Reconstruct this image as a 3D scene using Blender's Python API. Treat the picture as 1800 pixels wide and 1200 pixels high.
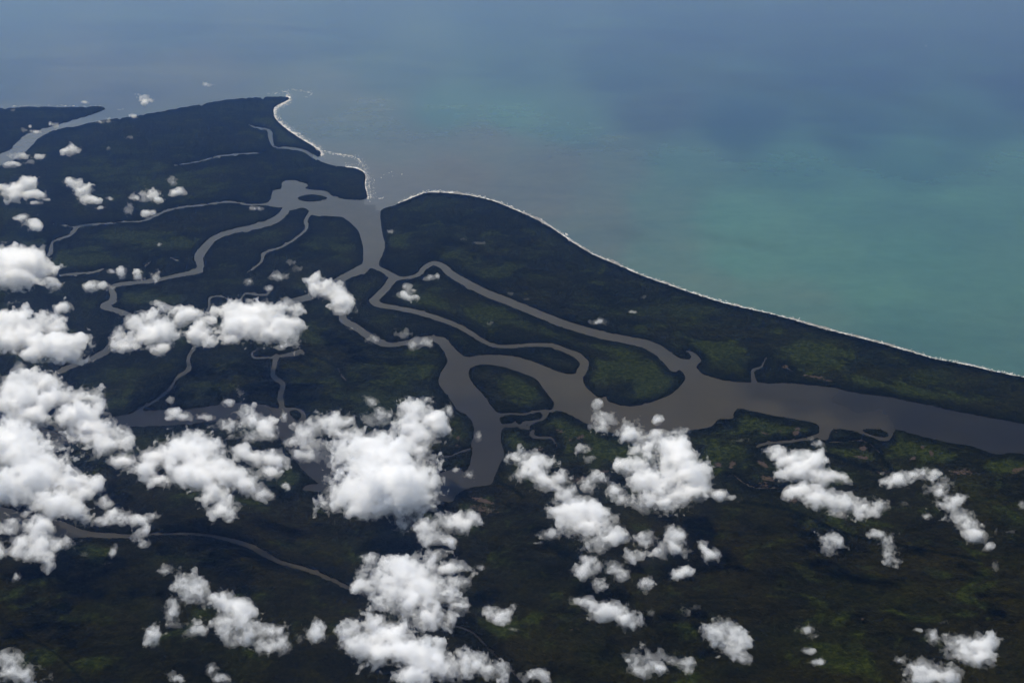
import bpy, math, random
import numpy as np
from mathutils import Vector, Matrix

for o in list(bpy.data.objects): bpy.data.objects.remove(o)
scene = bpy.context.scene
col = scene.collection
R = math.radians
# ------------------------------------------------------------------ camera
CAM_H = 10000.0
PITCH = 22.4            # degrees below the horizon at the picture's centre
HFOV = 45.0
cam_d = bpy.data.cameras.new('camera'); cam = bpy.data.objects.new('camera', cam_d); col.objects.link(cam)
cam.location = (0, 0, CAM_H); cam.rotation_euler = (R(90 - PITCH), 0, 0)
cam_d.sensor_width = 36; cam_d.angle = R(HFOV); cam_d.clip_start = 10; cam_d.clip_end = 600000
scene.camera = cam
# ------------------------------------------------------------------ sky, sun, exposure
SUN_EL, SUN_AZ = 61.0, -34.0      # azimuth measured clockwise from straight ahead (+Y)
w = bpy.data.worlds.new('World'); scene.world = w; w.use_nodes = True
nt = w.node_tree; nt.nodes.clear()
sky = nt.nodes.new('ShaderNodeTexSky'); sky.sky_type = 'NISHITA'; sky.sun_disc = False
sky.sun_elevation = R(SUN_EL); sky.sun_rotation = R(SUN_AZ); sky.altitude = 3000; sky.air_density = 1; sky.dust_density = 1; sky.ozone_density = 1
bg = nt.nodes.new('ShaderNodeBackground'); bg.inputs['Strength'].default_value = 0.09
wo = nt.nodes.new('ShaderNodeOutputWorld'); nt.links.new(sky.outputs[0], bg.inputs[0]); nt.links.new(bg.outputs[0], wo.inputs[0])
sd = bpy.data.lights.new('sun', 'SUN'); so = bpy.data.objects.new('sun', sd); col.objects.link(so)
sd.energy = 4.2; sd.angle = R(0.5); sd.color = (1, .97, .93)
sdir = Vector((math.sin(R(SUN_AZ)) * math.cos(R(SUN_EL)), math.cos(R(SUN_AZ)) * math.cos(R(SUN_EL)), math.sin(R(SUN_EL))))
so.rotation_euler = sdir.to_track_quat('Z', 'Y').to_euler(); so.location = (0, 0, 12000)
scene.view_settings.view_transform = 'Standard'; scene.view_settings.look = 'None'
scene.view_settings.exposure = 0.27; scene.view_settings.gamma = 1; scene.view_settings.use_curve_mapping = False
HAZE_COL, HAZE_D, HAZE_G = (.23, .44, 1.0), 6.9e-6, .84
scene.cycles.volume_bounces = 24; scene.cycles.max_bounces = 24; scene.cycles.diffuse_bounces = 4
scene.cycles.transparent_max_bounces = 256; scene.cycles.use_denoising = True
# ------------------------------------------------------------------ picture point -> place
F = 900 / math.tan(R(HFOV / 2))
_cp, _sp = math.cos(R(PITCH)), math.sin(R(PITCH))
def ground(u, v, z=0.0):
    u = np.asarray(u, float); v = np.asarray(v, float)
    x = (u - 900) / F; y = (600 - v) / F
    dx, dy, dz = x, _cp + y * _sp, -_sp + y * _cp
    t = (z - CAM_H) / dz
    return np.stack(np.broadcast_arrays(dx * t, dy * t, np.zeros_like(dx) + z), -1)
def px_size(p):         # metres across one pixel of the 1800 px wide photograph at point p
    f = Vector((0, _cp, -_sp)); return (Vector(p) - Vector((0, 0, CAM_H))).dot(f) / F

# ------------------------------------------------------------------ mesh helpers
def mesh(name, v, loops, sizes, mat=None, parent=None, smooth=True):
    me = bpy.data.meshes.new(name); v = np.ascontiguousarray(v, np.float32)
    me.vertices.add(len(v)); me.vertices.foreach_set('co', v.ravel())
    loops = np.ascontiguousarray(loops, np.int32).ravel(); sizes = np.asarray(sizes, np.int32)
    me.loops.add(len(loops)); me.loops.foreach_set('vertex_index', loops)
    me.polygons.add(len(sizes)); st = np.zeros(len(sizes), np.int32); st[1:] = np.cumsum(sizes)[:-1]
    me.polygons.foreach_set('loop_start', st)
    me.update(calc_edges=True)
    if smooth: me.polygons.foreach_set('use_smooth', np.ones(len(sizes), bool))
    if mat: me.materials.append(mat)
    ob = bpy.data.objects.new(name, me); col.objects.link(ob)
    if parent: ob.parent = parent
    return ob
def surface_net(f, origin, h):
    """iso-surface f = 0 (f > 0 inside) of a grid; returns verts, quads"""
    s = f > 0
    n = np.array(f.shape)
    c = np.zeros(n - 1, np.int8)
    for i in (0, 1):
        for j in (0, 1):
            for k in (0, 1):
                c += s[i:n[0] - 1 + i, j:n[1] - 1 + j, k:n[2] - 1 + k]
    act = (c > 0) & (c < 8)
    ids = -np.ones(act.shape, np.int64); idx = np.argwhere(act); ids[act] = np.arange(len(idx))
    acc = np.zeros((len(idx), 3)); cnt = np.zeros(len(idx))
    I, J, K = idx.T
    for ax in range(3):
        o = [a for a in range(3) if a != ax]
        for p in (0, 1):
            for q in (0, 1):
                d = np.zeros(3, int); d[o[0]] = p; d[o[1]] = q; e = d.copy(); e[ax] = 1
                a = f[I + d[0], J + d[1], K + d[2]]; b = f[I + e[0], J + e[1], K + e[2]]
                m = (a > 0) != (b > 0)
                t = np.where(m, a / np.where(m, a - b, 1), 0)
                P = np.tile(d.astype(float), (len(idx), 1)); P[:, ax] = t
                acc[m] += P[m]; cnt[m] += 1
    v = (idx + acc / cnt[:, None]) * h + origin
    quads = []
    for ax in range(3):
        a = [slice(1, -1)] * 3; a[ax] = slice(0, n[ax] - 1); b = list(a); b[ax] = slice(1, n[ax])
        s0, s1 = s[tuple(a)], s[tuple(b)]
        for flip, m in ((0, s0 & ~s1), (1, ~s0 & s1)):
            e = np.argwhere(m)
            if not len(e): continue
            for q in range(3):
                if q != ax: e[:, q] += 1
            o1, o2 = [(1, 2), (2, 0), (0, 1)][ax]
            u = np.zeros(3, int); u[o1] = 1; w_ = np.zeros(3, int); w_[o2] = 1
            g = [ids[tuple((e - d).T)] for d in (u + w_, w_, 0 * u, u)]
            if flip: g = g[::-1]
            quads.append(np.stack(g, 1))
    return v, np.concatenate(quads) if quads else np.zeros((0, 4), int)
# tileable noise volumes
rng = np.random.default_rng(7)
NT = 128
_fx = np.fft.fftfreq(NT)[:, None, None]; _fy = np.fft.fftfreq(NT)[None, :, None]; _fz = np.fft.rfftfreq(NT)[None, None, :]
_fr = np.sqrt(_fx**2 + _fy**2 + _fz**2); _fr[0, 0, 0] = 1e-6
_white = np.fft.rfftn(rng.standard_normal((NT, NT, NT)))
def band(wl, seed):
    wh = np.roll(_white, 0) if seed == 0 else np.fft.rfftn(np.random.default_rng(seed).standard_normal((NT, NT, NT)))
    g = np.exp(-0.5 * (np.log(_fr * wl) / 0.35) ** 2)
    n = np.fft.irfftn(wh * g, s=(NT, NT, NT)); return (n / n.std()).astype(np.float32)
B = {wl: band(wl, int(wl*10)) for wl in (48, 24, 12, 6, 3.2)}
SMOOTH = (B[48] + .6 * B[24] + .25 * B[12]) / 1.2
BILLOW = sum(a * (np.abs(B[wl]) - 0.8) for wl, a in ((48, .45), (24, 0.7), (12, .55), (6, .45), (3.2, .3)))
RAGGED = sum(a * B[wl] for wl, a in ((48, .45), (24, .65), (12, .6), (6, .52), (3.2, .38))); RAGGED = (RAGGED / RAGGED.std()).astype(np.float32)
WISP = sum(a * (1.1 - 1.6 * np.abs(np.roll(B[wl], (31, 57, 90), (0, 1, 2)))) for wl, a in ((48, .5), (24, .65), (12, .65), (6, .55), (3.2, .42))); WISP = ((WISP - WISP.mean()) / WISP.std()).astype(np.float32)
def tile(N, shape, r):
    o = r.integers(0, NT, 3); ax = r.permutation(3)
    ix = [(np.arange(shape[k]) + o[k]) % NT for k in range(3)]
    return np.transpose(N, ax)[np.ix_(*ix)]
# ------------------------------------------------------------------ node helpers
def node_mat(name):
    m = bpy.data.materials.new(name); m.use_nodes = True; n = m.node_tree; n.nodes.clear()
    return m, n, n.nodes.new('ShaderNodeOutputMaterial')
class G:
    """small helper round one node tree"""
    def __init__(s, nt): s.nt = nt
    def new(s, t, **k):
        n = s.nt.nodes.new(t)
        for a, b in k.items(): setattr(n, a, b)
        return n
    def put(s, sock, v):
        if isinstance(v, bpy.types.NodeSocket): s.nt.links.new(v, sock)
        elif isinstance(v, (tuple, list)) and len(v) == 3 and sock.type == 'RGBA': sock.default_value = (*v, 1)
        else: sock.default_value = v
    def attr(s, name): return s.new('ShaderNodeAttribute', attribute_name=name).outputs['Fac']
    def pos(s, scale=(1, 1, 1), rot=0.0):
        g = s.new('ShaderNodeNewGeometry'); m = s.new('ShaderNodeMapping'); s.nt.links.new(g.outputs['Position'], m.inputs['Vector'])
        m.inputs['Scale'].default_value = scale; m.inputs['Rotation'].default_value = (0, 0, rot); return m.outputs[0]
    def noise(s, vec, scale, detail=4, rough=.55, dist=0.0):
        n = s.new('ShaderNodeTexNoise'); s.put(n.inputs['Vector'], vec); n.inputs['Scale'].default_value = scale
        n.inputs['Detail'].default_value = detail; n.inputs['Roughness'].default_value = rough; n.inputs['Distortion'].default_value = dist
        return n.outputs['Fac']
    def math(s, op, a, b=0.0, c=0.0, clamp=False):
        n = s.new('ShaderNodeMath', operation=op, use_clamp=clamp)
        for i, x in enumerate((a, b, c)): s.put(n.inputs[i], x)
        return n.outputs[0]
    def ramp(s, x, lo, hi):
        n = s.new('ShaderNodeMapRange', clamp=True, interpolation_type='SMOOTHSTEP'); s.put(n.inputs[0], x); n.inputs[1].default_value = lo; n.inputs[2].default_value = hi
        return n.outputs[0]
    def mix(s, f, a, b):
        n = s.new('ShaderNodeMix', data_type='RGBA'); s.put(n.inputs['Factor'], f); s.put(n.inputs[6], a); s.put(n.inputs[7], b); return n.outputs[2]
    def scale(s, colr, f):
        n = s.new('ShaderNodeVectorMath', operation='SCALE'); s.put(n.inputs[0], colr); s.put(n.inputs['Scale'], f); return n.outputs[0]

# ------------------------------------------------------------------ traced outlines (pixels of the photograph, put on the ground by ground())
COAST = [(-450,470),(-200,372),(0,292),(23,283),(43,269),(58,254),(70,242),(101,228),(136,221),(187,211),(233,205),(292,195),(350,184),(408,175),(467,171),(502,171),(508,174),
 (490,184),(481,191),(484,209),(502,226),(525,242),(548,256),(563,267),(563,275),(555,278),(576,289),(607,294),(630,298),(642,308),(641,326),(646,345),(644,351),
 (670,362),(700,358),(735,344),(752,339),(790,340),(835,346),(870,355),(900,367),(935,383),(965,398),(990,415),(1015,432),(1040,447),(1075,462),(1110,477),(1140,489),(1180,503),
 (1230,520),(1280,535),(1340,549),(1388,561),(1442,577),(1500,592),(1540,602),(1600,619),(1644,631),(1700,642),(1761,656),(1800,664),(2000,706),(2250,757)]
MAIN = COAST + [(2250,1425),(-450,1425)]
NORTHWEST = [(-450,192),(0,190),(30,189),(58,188),(117,189),(171,188),(187,191),(156,203),(117,215),(78,226),(47,236),(23,256),(0,271),(-200,345),(-450,440)]
MOUTH = [(644,350),(607,350),(583,344),(572,336),(545,333),(535,331),(543,326),(531,320),(513,316),(498,319),(494,331),(480,335),(476,349),(469,357),(466,361),(480,364),(498,366),(506,371),(517,369),(533,366),(545,372),(546,377),
 (560,380),(599,382),(618,394),(632,411),(638,438),(636,464),(622,475),(622,483),(646,472),(667,477),(683,489),(690,492),(698,484),(677,473),(667,466),(668,456),(675,442),(676,427),(670,396),(669,372),(677,366),(700,358),(705,340),(660,330)]
RIVER = [(767,596),(775,593),(787,598),(808,621),(825,627),(854,623),(896,625),(937,635),(979,652),(1000,657),(1012,655),(1020,648),(1027,652),(1025,671),(1037,687),(1054,699),(1065,696),(1071,706),(1100,713),(1125,712),(1167,698),(1187,687),(1194,679),(1204,667),(1200,655),(1183,642),(1170,628),
 (1178,620),(1197,630),(1213,630),(1213,622),(1201,616),(1217,618),(1234,634),(1224,644),(1236,657),(1267,667),(1300,671),(1326,672),(1357,674),(1388,673),(1466,681),(1504,690),(1567,698),(1633,712),(1695,725),(1761,737),(1800,744),(2000,775),(2250,810),
 (2250,900),(2000,832),(1800,798),(1761,799),(1742,797),(1707,784),(1676,780),(1664,778),(1617,766),(1578,756),(1573,758),(1563,774),(1547,775),(1520,763),(1489,756),(1462,756),(1456,772),(1445,774),(1436,770),(1434,766),(1440,758),(1434,745),(1396,737),(1349,729),(1302,719),(1289,725),(1287,737),(1263,737),(1252,749),(1221,756),(1182,756),(1130,768),(1080,762),(1033,746),(1008,733),(987,723),(962,725),
 (954,733),(931,750),(917,752),(896,749),(883,754),(881,775),(887,800),(878,817),(869,841),(861,853),(830,857),(803,868),(795,882),(770,880),(755,860),(779,833),(807,831),(822,824),(830,798),(828,783),(833,758),(825,733),(804,721),(787,696),(771,675),(775,654),(787,633)]
POND_WEST = [(532,861),(540,852),(560,851),(575,858),(560,864)]
ISLES = [[(825,650),(833,644),(854,641),(887,646),(917,656),(942,667),(954,683),(971,704),(974,715),(962,721),(917,724),(879,726),(867,717),(850,696),(833,675),(825,662)],
 [(879,733),(896,727),(933,723),(952,727),(952,735),(925,740),(887,745),(880,741)], [(908,742),(925,744),(927,749),(912,748)],
 [(1516,756),(1532,754),(1551,756),(1562,764),(1555,768),(1532,764)],
 [(522,350),(530,345),(549,342),(568,345),(577,349),(562,353),(540,354)]]
CHANNELS = [
 [(470,359,4),(436,360,4),(404,355,4),(358,360,3.5),(311,366,4),(280,376,4),(253,388,3.5),(210,391,3),(144,397,5),(130,406,8),(121,415,5),(93,425,4),(89,444,9),(78,452,4),(60,460,3)],
 [(130,399,3),(112,396,2.5),(93,394,2)],
 [(505,366,13),(486,386,13),(447,399,10),(408,407,9),(377,419,11),(360,436,14),(350,450,15),(352,468,12),(346,477,10),(319,483,7),(272,493,7),(241,497,7),(210,500,8),(196,507,9),(200,520,12),(194,532,12),(181,539,10),(210,547,8),(228,556,10),(224,565,10),(212,583,11),(194,608,13),(183,620,12),(156,633,9),(128,643,9),(101,655,9),(88,668,10),(60,700,12),(35,735,14)],
 [(546,374,6),(537,388,7),(539,401,6),(525,415,4.5),(498,433,4),(467,444,5),(459,460,5),(447,471,3.5),(434,479,3)],
 [(475,505,6),(469,518,5),(451,518,4.5),(432,516,4.5),(420,528,4.5),(404,528,4),(389,521,3.5),(369,524,5),(367,545,5),(350,570,5),(344,600,6)],
 [(640,472,18),(622,479,14),(595,493,12),(565,508,12),(546,521,13),(520,528,10),(505,531,8)], [(490,527,3),(486,533,3)],
 [(600,492,10),(605,520,12),(602,554,14),(606,565,13),(625,575,13),(646,590,13),(667,602,12),(687,606,9),(708,604,9),(733,598,9),(758,595,10),(777,600,16)],
 [(690,489,12),(708,489,6),(725,487,6),(737,481,8),(746,471,9),(762,463,9),(779,469,12),(792,481,13),(817,496,14),(854,515,14),(896,531,14),(937,548,14),(979,565,14),(1021,579,14),(1062,590,14),(1104,598,15),(1137,606,17),(1162,619,20),(1185,640,26)],
 [(692,489,14),(679,506,13),(662,523,13),(656,531,12),(671,537,10),(700,542,9),(733,549,9),(771,560,9),(804,573,9),(829,587,9),(850,600,8),(871,608,7),(900,609,7),(937,606,7),(971,608,8),(996,617,9),(1017,627,13),(1027,640,16),(1022,654,18)],
 [(800,845,45),(760,860,50),(690,868,55),(620,850,55),(560,815,55),(520,775,42),(500,745,38),(480,730,28),(440,721,26),(400,724,30),(340,731,28),(290,734,28),(250,736,28),(225,739,24),(180,748,24),(140,757,22),(110,772,24),(70,760,20),(45,748,18),(0,735,18),(-100,720,20)],
 [(342,608,6),(331,629,6),(331,649,9),(311,664,6),(296,686,6),(268,707,4.5),(249,717,6),(240,725,10)],
 [(486,626,10),(480,653,9),(482,663,10),(497,675,10),(493,696,10),(497,717,9),(502,720,8),(505,735,10)], [(500,718,4),(525,720,5),(534,731,9),(528,742,10),(515,752,14)],
 [(490,628,4),(459,629,4),(446,628,5),(443,621,4),(449,616,3)], [(490,627,5),(520,621,10),(528,618,9),(535,623,4)],
 [(594,648,2.5),(601,660,3.5),(609,670,3)],
 [(105,484,5),(125,482,5),(152,480,4),(170,477,3.4),(185,472,3)], [(255,468,3.5),(264,460,3.5)], [(300,453,3),(312,458,3)],
 [(307,291,2.6),(350,284,3.4),(389,274,3.4),(424,271,3.2),(467,268,2.6)],
 [(556,279,7),(545,272,6),(533,265,5),(506,260,4),(484,259,4),(476,246,7),(474,232,7),(468,227,4),(459,226,3),(445,223,4),(438,220,3)],
 [(1328,676,10),(1323,658,6),(1324,650,5),(1338,645,4.5),(1342,637,3.5),(1347,629,3)],
 [(938,757,6),(933,764,6),(945,769,6),(967,769,5),(975,777,4),(979,785,2.5)], [(903,741,5),(915,751,6),(930,752,5)],
 [(1440,765,9),(1420,771,6),(1403,774,5),(1380,777,5),(1360,778,5),(1340,781,6),(1331,785,5)],
 [(1550,773,5),(1525,765,3),(1505,759,3)],
 [(825,789,4),(810,794,4),(790,802,4),(765,803,3)],
 [(60,925,30),(100,930,34),(128,935,22),(156,939,12),(218,942,8),(268,939,5),(331,938,5),(373,942,6),(408,950,7),(440,960,10),(463,973,11),(490,987,9),(525,997,8),(564,1010,7),(607,1030,7),(680,1065,6),(760,1090,5),(822,1107,5),(853,1133,4),(880,1160,4),(930,1210,4),(1000,1290,5)],
 [(60,925,30),(0,905,30),(-150,880,30)],
 [(1383,647,3),(1392,652,2.5)],
 [(1458,777,2.5),(1490,776,2.5),(1512,774,2.5),(1532,782,2.5),(1545,795,2.5)],
 [(1279,838,2.2),(1283,835,2.2),(1290,835,2.2),(1306,848,2.5),(1329,857,2.5),(1380,857,2.5)],
]
STEP = 3.0
U0, U1, V0, V1 = -300.0, 2100.0, 168.0, 1353.0
us = np.arange(U0, U1 + .1, STEP); vs = np.arange(V0, V1 + .1, STEP)
UU, VV = np.meshgrid(us, vs); NV, NU = UU.shape
LIM = 60.0
def seg_dist(grid_d, a, b, wa=0.0, wb=0.0, lim=LIM):
    """lowers grid_d to the distance from segment a-b (minus a half width) near it"""
    m = max(wa, wb) + lim
    i0 = max(0, int((min(a[0], b[0]) - m - U0) / STEP)); i1 = min(NU, int((max(a[0], b[0]) + m - U0) / STEP) + 2)
    j0 = max(0, int((min(a[1], b[1]) - m - V0) / STEP)); j1 = min(NV, int((max(a[1], b[1]) + m - V0) / STEP) + 2)
    if i0 >= i1 or j0 >= j1: return
    X, Y = UU[j0:j1, i0:i1], VV[j0:j1, i0:i1]
    dx, dy = b[0] - a[0], b[1] - a[1]
    t = np.clip(((X - a[0]) * dx + (Y - a[1]) * dy) / max(dx * dx + dy * dy, 1e-9), 0, 1)
    d = np.hypot(X - a[0] - t * dx, Y - a[1] - t * dy) - (wa + (wb - wa) * t)
    g = grid_d[j0:j1, i0:i1]; np.minimum(g, d, out=g)
def inside(poly, X, Y):
    p = np.array(poly, float); q = np.roll(p, -1, 0); r = np.zeros(X.shape, bool)
    x0, x1, y0, y1 = p[:, 0].min(), p[:, 0].max(), p[:, 1].min(), p[:, 1].max()
    m = (X >= x0) & (X <= x1) & (Y >= y0) & (Y <= y1); xs, ys = X[m], Y[m]; rr = np.zeros(xs.shape, bool)
    for (ax, ay), (bx, by) in zip(p, q):
        if ay == by: continue
        rr ^= ((ay > ys) != (by > ys)) & (xs < (bx - ax) * (ys - ay) / (by - ay) + ax)
    r[m] = rr; return r
def smooth_poly(pts, closed=True, n=4):
    """Catmull-Rom through traced points, all columns"""
    p = np.array(pts, float); N = len(p); out = []
    rng_ = range(N) if closed else range(N - 1)
    for i in rng_:
        g = (lambda k: p[k % N]) if closed else (lambda k: p[min(max(k, 0), N - 1)])
        a, b, c, d = g(i - 1), g(i), g(i + 1), g(i + 2)
        for s in np.arange(n) / n:
            out.append(.5 * (2 * b + (c - a) * s + (2 * a - 5 * b + 4 * c - d) * s * s + (3 * b - a - 3 * c + d) * s ** 3))
    if not closed: out.append(p[-1])
    return np.array(out)
def signed(poly, n=3):
    p = smooth_poly(poly, True, n); d = np.full(UU.shape, LIM)
    for a, b in zip(p, np.roll(p, -1, 0)): seg_dist(d, a, b)
    return np.where(inside(p, UU, VV), d, -d)
HULL = np.maximum(signed(MAIN), signed(NORTHWEST))          # > 0 on the land side of the coast
FLD = np.minimum(HULL, -signed(MOUTH)); FLD = np.minimum(FLD, -signed(RIVER)); FLD = np.minimum(FLD, -signed(POND_WEST))
chd = np.full(UU.shape, LIM)
for c in CHANNELS:
    c = smooth_poly(c, False, 4)
    for a, b in zip(c[:-1], c[1:]): seg_dist(chd, a, b, a[2] / 2, b[2] / 2)
FLD = np.minimum(FLD, chd)
for p in ISLES: FLD = np.maximum(FLD, signed(p))
for c in ([(978,712,8),(970,722,6),(950,722,4.5),(920,728,4.5),(897,727,4.5),(878,731,8)], [(962,726,6),(955,736,4.5),(930,743,4.5),(905,748.5,5),(885,750,6)], [(905,741,4),(914,751,4),(930,751,4)], [(1512,760,4),(1530,766,3),(1550,770,3),(1566,767,4)], [(502,719,5),(525,720,5),(534,731,8),(527,743,9),(516,752,12)]):
    c = smooth_poly(c, False, 4); cd = np.full(UU.shape, LIM)
    for a, b in zip(c[:-1], c[1:]): seg_dist(cd, a, b, a[2] / 2, b[2] / 2, 30)
    FLD = np.minimum(FLD, cd)
# ragged banks
n2 = np.random.default_rng(3)
def noise2(shape, wl, seed, octs=3):
    r = np.random.default_rng(seed); fy = np.fft.fftfreq(shape[0])[:, None]; fx = np.fft.rfftfreq(shape[1])[None]
    fr = np.sqrt(fx**2 + fy**2); fr[0, 0] = 1e-6; out = 0
    for o in range(octs):
        g = np.exp(-.5 * (np.log(fr * wl / 2**o) / .4)**2); n = np.fft.irfft2(np.fft.rfft2(r.standard_normal(shape)) * g, s=shape); out = out + n / n.std() * .6**o
    return (out / out.std()).astype(np.float32)
FLD = FLD + np.where(FLD > 0, np.clip(FLD / 3 + .3, .1, 1), np.clip((-FLD - 2) / 4, 0, 1) + .1) * (0.9 * noise2(FLD.shape, 8, 5) + .5 * noise2(FLD.shape, 40, 6)) * (VV < 1300)
LAND = FLD > 0
# ------------------------------------------------------------------ which land is which
def components(mask):
    lab = np.zeros(mask.shape, np.int32); parent = [0]
    def find(x):
        while parent[x] != x: parent[x] = parent[parent[x]]; x = parent[x]
        return x
    prev = []
    for j in range(mask.shape[0]):
        d = np.diff(np.concatenate(([0], mask[j].astype(np.int8), [0]))); st = np.flatnonzero(d == 1); en = np.flatnonzero(d == -1); cur = []
        for s, e in zip(st, en):
            k = len(parent); parent.append(k); lab[j, s:e] = k
            for (ps, pe, pk) in prev:
                if ps < e and pe > s: parent[find(pk)] = find(k)
            cur.append((s, e, k))
        prev = cur
    root = np.array([find(i) for i in range(len(parent))]); root[0] = 0
    return root[lab]
COMP = components(LAND)
# ------------------------------------------------------------------ what grows where (attributes of the land's vertices)
def blob(lst, base=0.0):
    a = np.full(UU.shape, base, np.float32)
    for (u, v, ru, rv, rot, s) in lst:
        c, n_ = math.cos(R(rot)), math.sin(R(rot)); x = (UU - u) * c + (VV - v) * n_; y = -(UU - u) * n_ + (VV - v) * c
        a = np.maximum(a, s * np.clip(1.25 - np.sqrt((x / ru)**2 + (y / rv)**2), 0, 1) ** .8)
    return a
MARSH = blob([(915,690,50,24,25,.8),(1060,655,50,26,10,1),(1120,655,70,30,15,1),(1150,690,40,14,-20,1),(1090,625,45,18,15,.7),(1270,618,55,20,5,.9),(1230,620,30,14,0,.6),(1440,628,70,22,8,.9),(1430,655,40,9,8,.9),(1540,680,60,12,15,.9),(1600,690,60,12,15,1),(1700,700,60,14,12,.4),
 (1350,745,70,18,8,.8),(1390,765,40,12,0,.8),(1480,765,40,9,5,1),(1540,765,12,5,10,.8),(1500,790,60,18,15,.7),(1600,785,60,18,10,.8),(1650,800,70,15,12,.6),(1770,820,40,12,0,.7),
 (1010,755,55,16,15,.8),(920,775,40,16,5,.9),(1090,795,50,22,10,.6),(1050,790,40,20,0,.7),(1280,800,60,30,20,.5),(1330,850,70,26,15,.6),(810,790,26,30,10,.8),(800,815,26,8,0,.8),(850,880,60,22,5,.6),
 (560,840,60,14,15,.6),(900,570,90,22,20,.5),(760,540,60,18,15,.4),(960,590,60,12,15,.5),(850,560,60,20,20,.4),(700,560,40,14,10,.3),(560,600,50,25,0,.3),(530,650,70,30,0,.3),(130,460,70,18,-8,.9),(160,445,40,10,0,.7),(230,415,70,15,0,.3),(480,230,40,20,10,.8),(520,255,35,14,25,.8),(470,415,60,15,0,.3),(600,440,40,20,0,.3),(820,440,90,30,20,.15),(700,420,20,18,0,.3),
 (640,670,70,30,0,.35),(700,640,60,25,0,.3),(540,510,30,12,0,.3),(300,320,120,25,0,.3),(200,300,90,20,0,.3),(300,430,90,14,0,.3),(250,520,80,16,0,.25),(290,1000,80,20,10,.4),(320,1130,150,40,0,.45),(560,1130,120,40,0,.4),(1000,1050,160,70,0,.3),(1600,930,120,60,10,.35),(1330,1060,90,40,0,.4),(1450,1090,200,40,0,.35),(450,890,90,50,0,.2),(150,1080,130,50,0,.4)])
MARSH = np.where((VV < 560) & (MARSH < .75), MARSH * 1.9, np.where(VV > 900, MARSH * .22, MARSH))
BARE = blob([(1399,761,7,7,0,1),(1403,754,5,3,0,1),(1372,759,3,3,0,.9),(1345,762,9,3,10,.9),(1516,788,8,6,10,1),(1515,804,16,4,5,1),(1604,806,7,4,0,1),(1622,786,4,4,0,1),(1637,797,5,7,0,1),(1690,830,26,7,0,.8),(1790,826,20,6,-20,.8),(1340,816,14,5,30,1),(1350,841,16,6,10,.9),(1345,852,14,4,0,.8),(1262,817,9,4,20,1),(1288,815,7,5,-20,1),(1284,821,4,4,0,1),
 (1022,768,6,4,0,1),(1016,770,4,3,0,1),(984,758,10,3,20,.8),(1002,772,4,4,0,.8),(912,783,8,4,0,.8),(948,790,12,4,0,.8),(1040,788,4,3,0,1),(915,846,5,3,0,1),(1062,830,10,4,0,.9),(1020,842,18,6,-10,.8),(850,880,25,5,15,1),(845,895,40,10,10,.6),(1380,646,7,4,0,.9),(1430,662,26,2.2,7,1),(1452,668,16,2,10,1),(760,815,25,3,15,.8),(805,770,5,5,0,.8),(803,783,4,3,0,.9),
 (1004,1106,5,2.5,0,1),(1018,1108,4,2,0,.9),(1516,1088,4,2,0,1),(1273,619,3,2,0,.8),(1160,682,2,3,0,1),(1147,637,1.5,3,0,1),(1477,905,25,7,20,.6),(1395,880,12,6,-20,.7),(1550,830,30,5,0,.5),(1300,880,16,5,0,.5),(1470,760,3,2,0,.8),(472,222,6,3,0,.6)])
GALLERY = np.full(UU.shape, LIM)
for c in ([(1302,883,5),(1372,894,5),(1423,910,5),(1469,933,5),(1528,949,5),(1606,964,4),(1720,985,4)], [(1458,777,5),(1512,774,5),(1543,789,6),(1553,809,6),(1570,830,6),(1600,850,4)], [(1279,838,4),(1290,835,4),(1306,848,5),(1329,857,5),(1400,858,5)],
          [(535,622,3),(565,630,3),(591,645,4)], [(0,1085,3),(45,1120,3),(100,1150,3),(160,1215,3)], [(1440,795,7),(1500,815,7),(1550,830,6)], [(1060,835,3),(1090,828,3),(1120,830,3)], [(870,845,5),(900,860,6),(920,875,6)],
          [(1148,637,2.5),(1156,622,2.5)], [(240,310,2.5),(330,300,2.5),(460,270,2.5)], [(120,447,3),(180,442,2.5),(250,430,2.5)], [(340,470,3),(290,450,3),(262,462,3)]):
    c = smooth_poly(c, False, 4)
    for a, b in zip(c[:-1], c[1:]): seg_dist(GALLERY, a, b, a[2] / 2, b[2] / 2, 20)
GALLERY = np.clip(-GALLERY / 2 + .6, 0, 1)
WORLD = ground(UU, VV)
PXM = np.hypot(np.hypot(WORLD[..., 0], WORLD[..., 1]), CAM_H) / F          # metres across a pixel
CANOPY = 15 + 5 * noise2(FLD.shape, 5, 11, 2) + 3 * noise2(FLD.shape, 40, 12, 2)
CANOPY = np.where(BARE > .35, 4, CANOPY)
CANOPY = np.maximum(CANOPY - 5 * np.clip(MARSH, 0, 1), 4.0)

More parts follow.
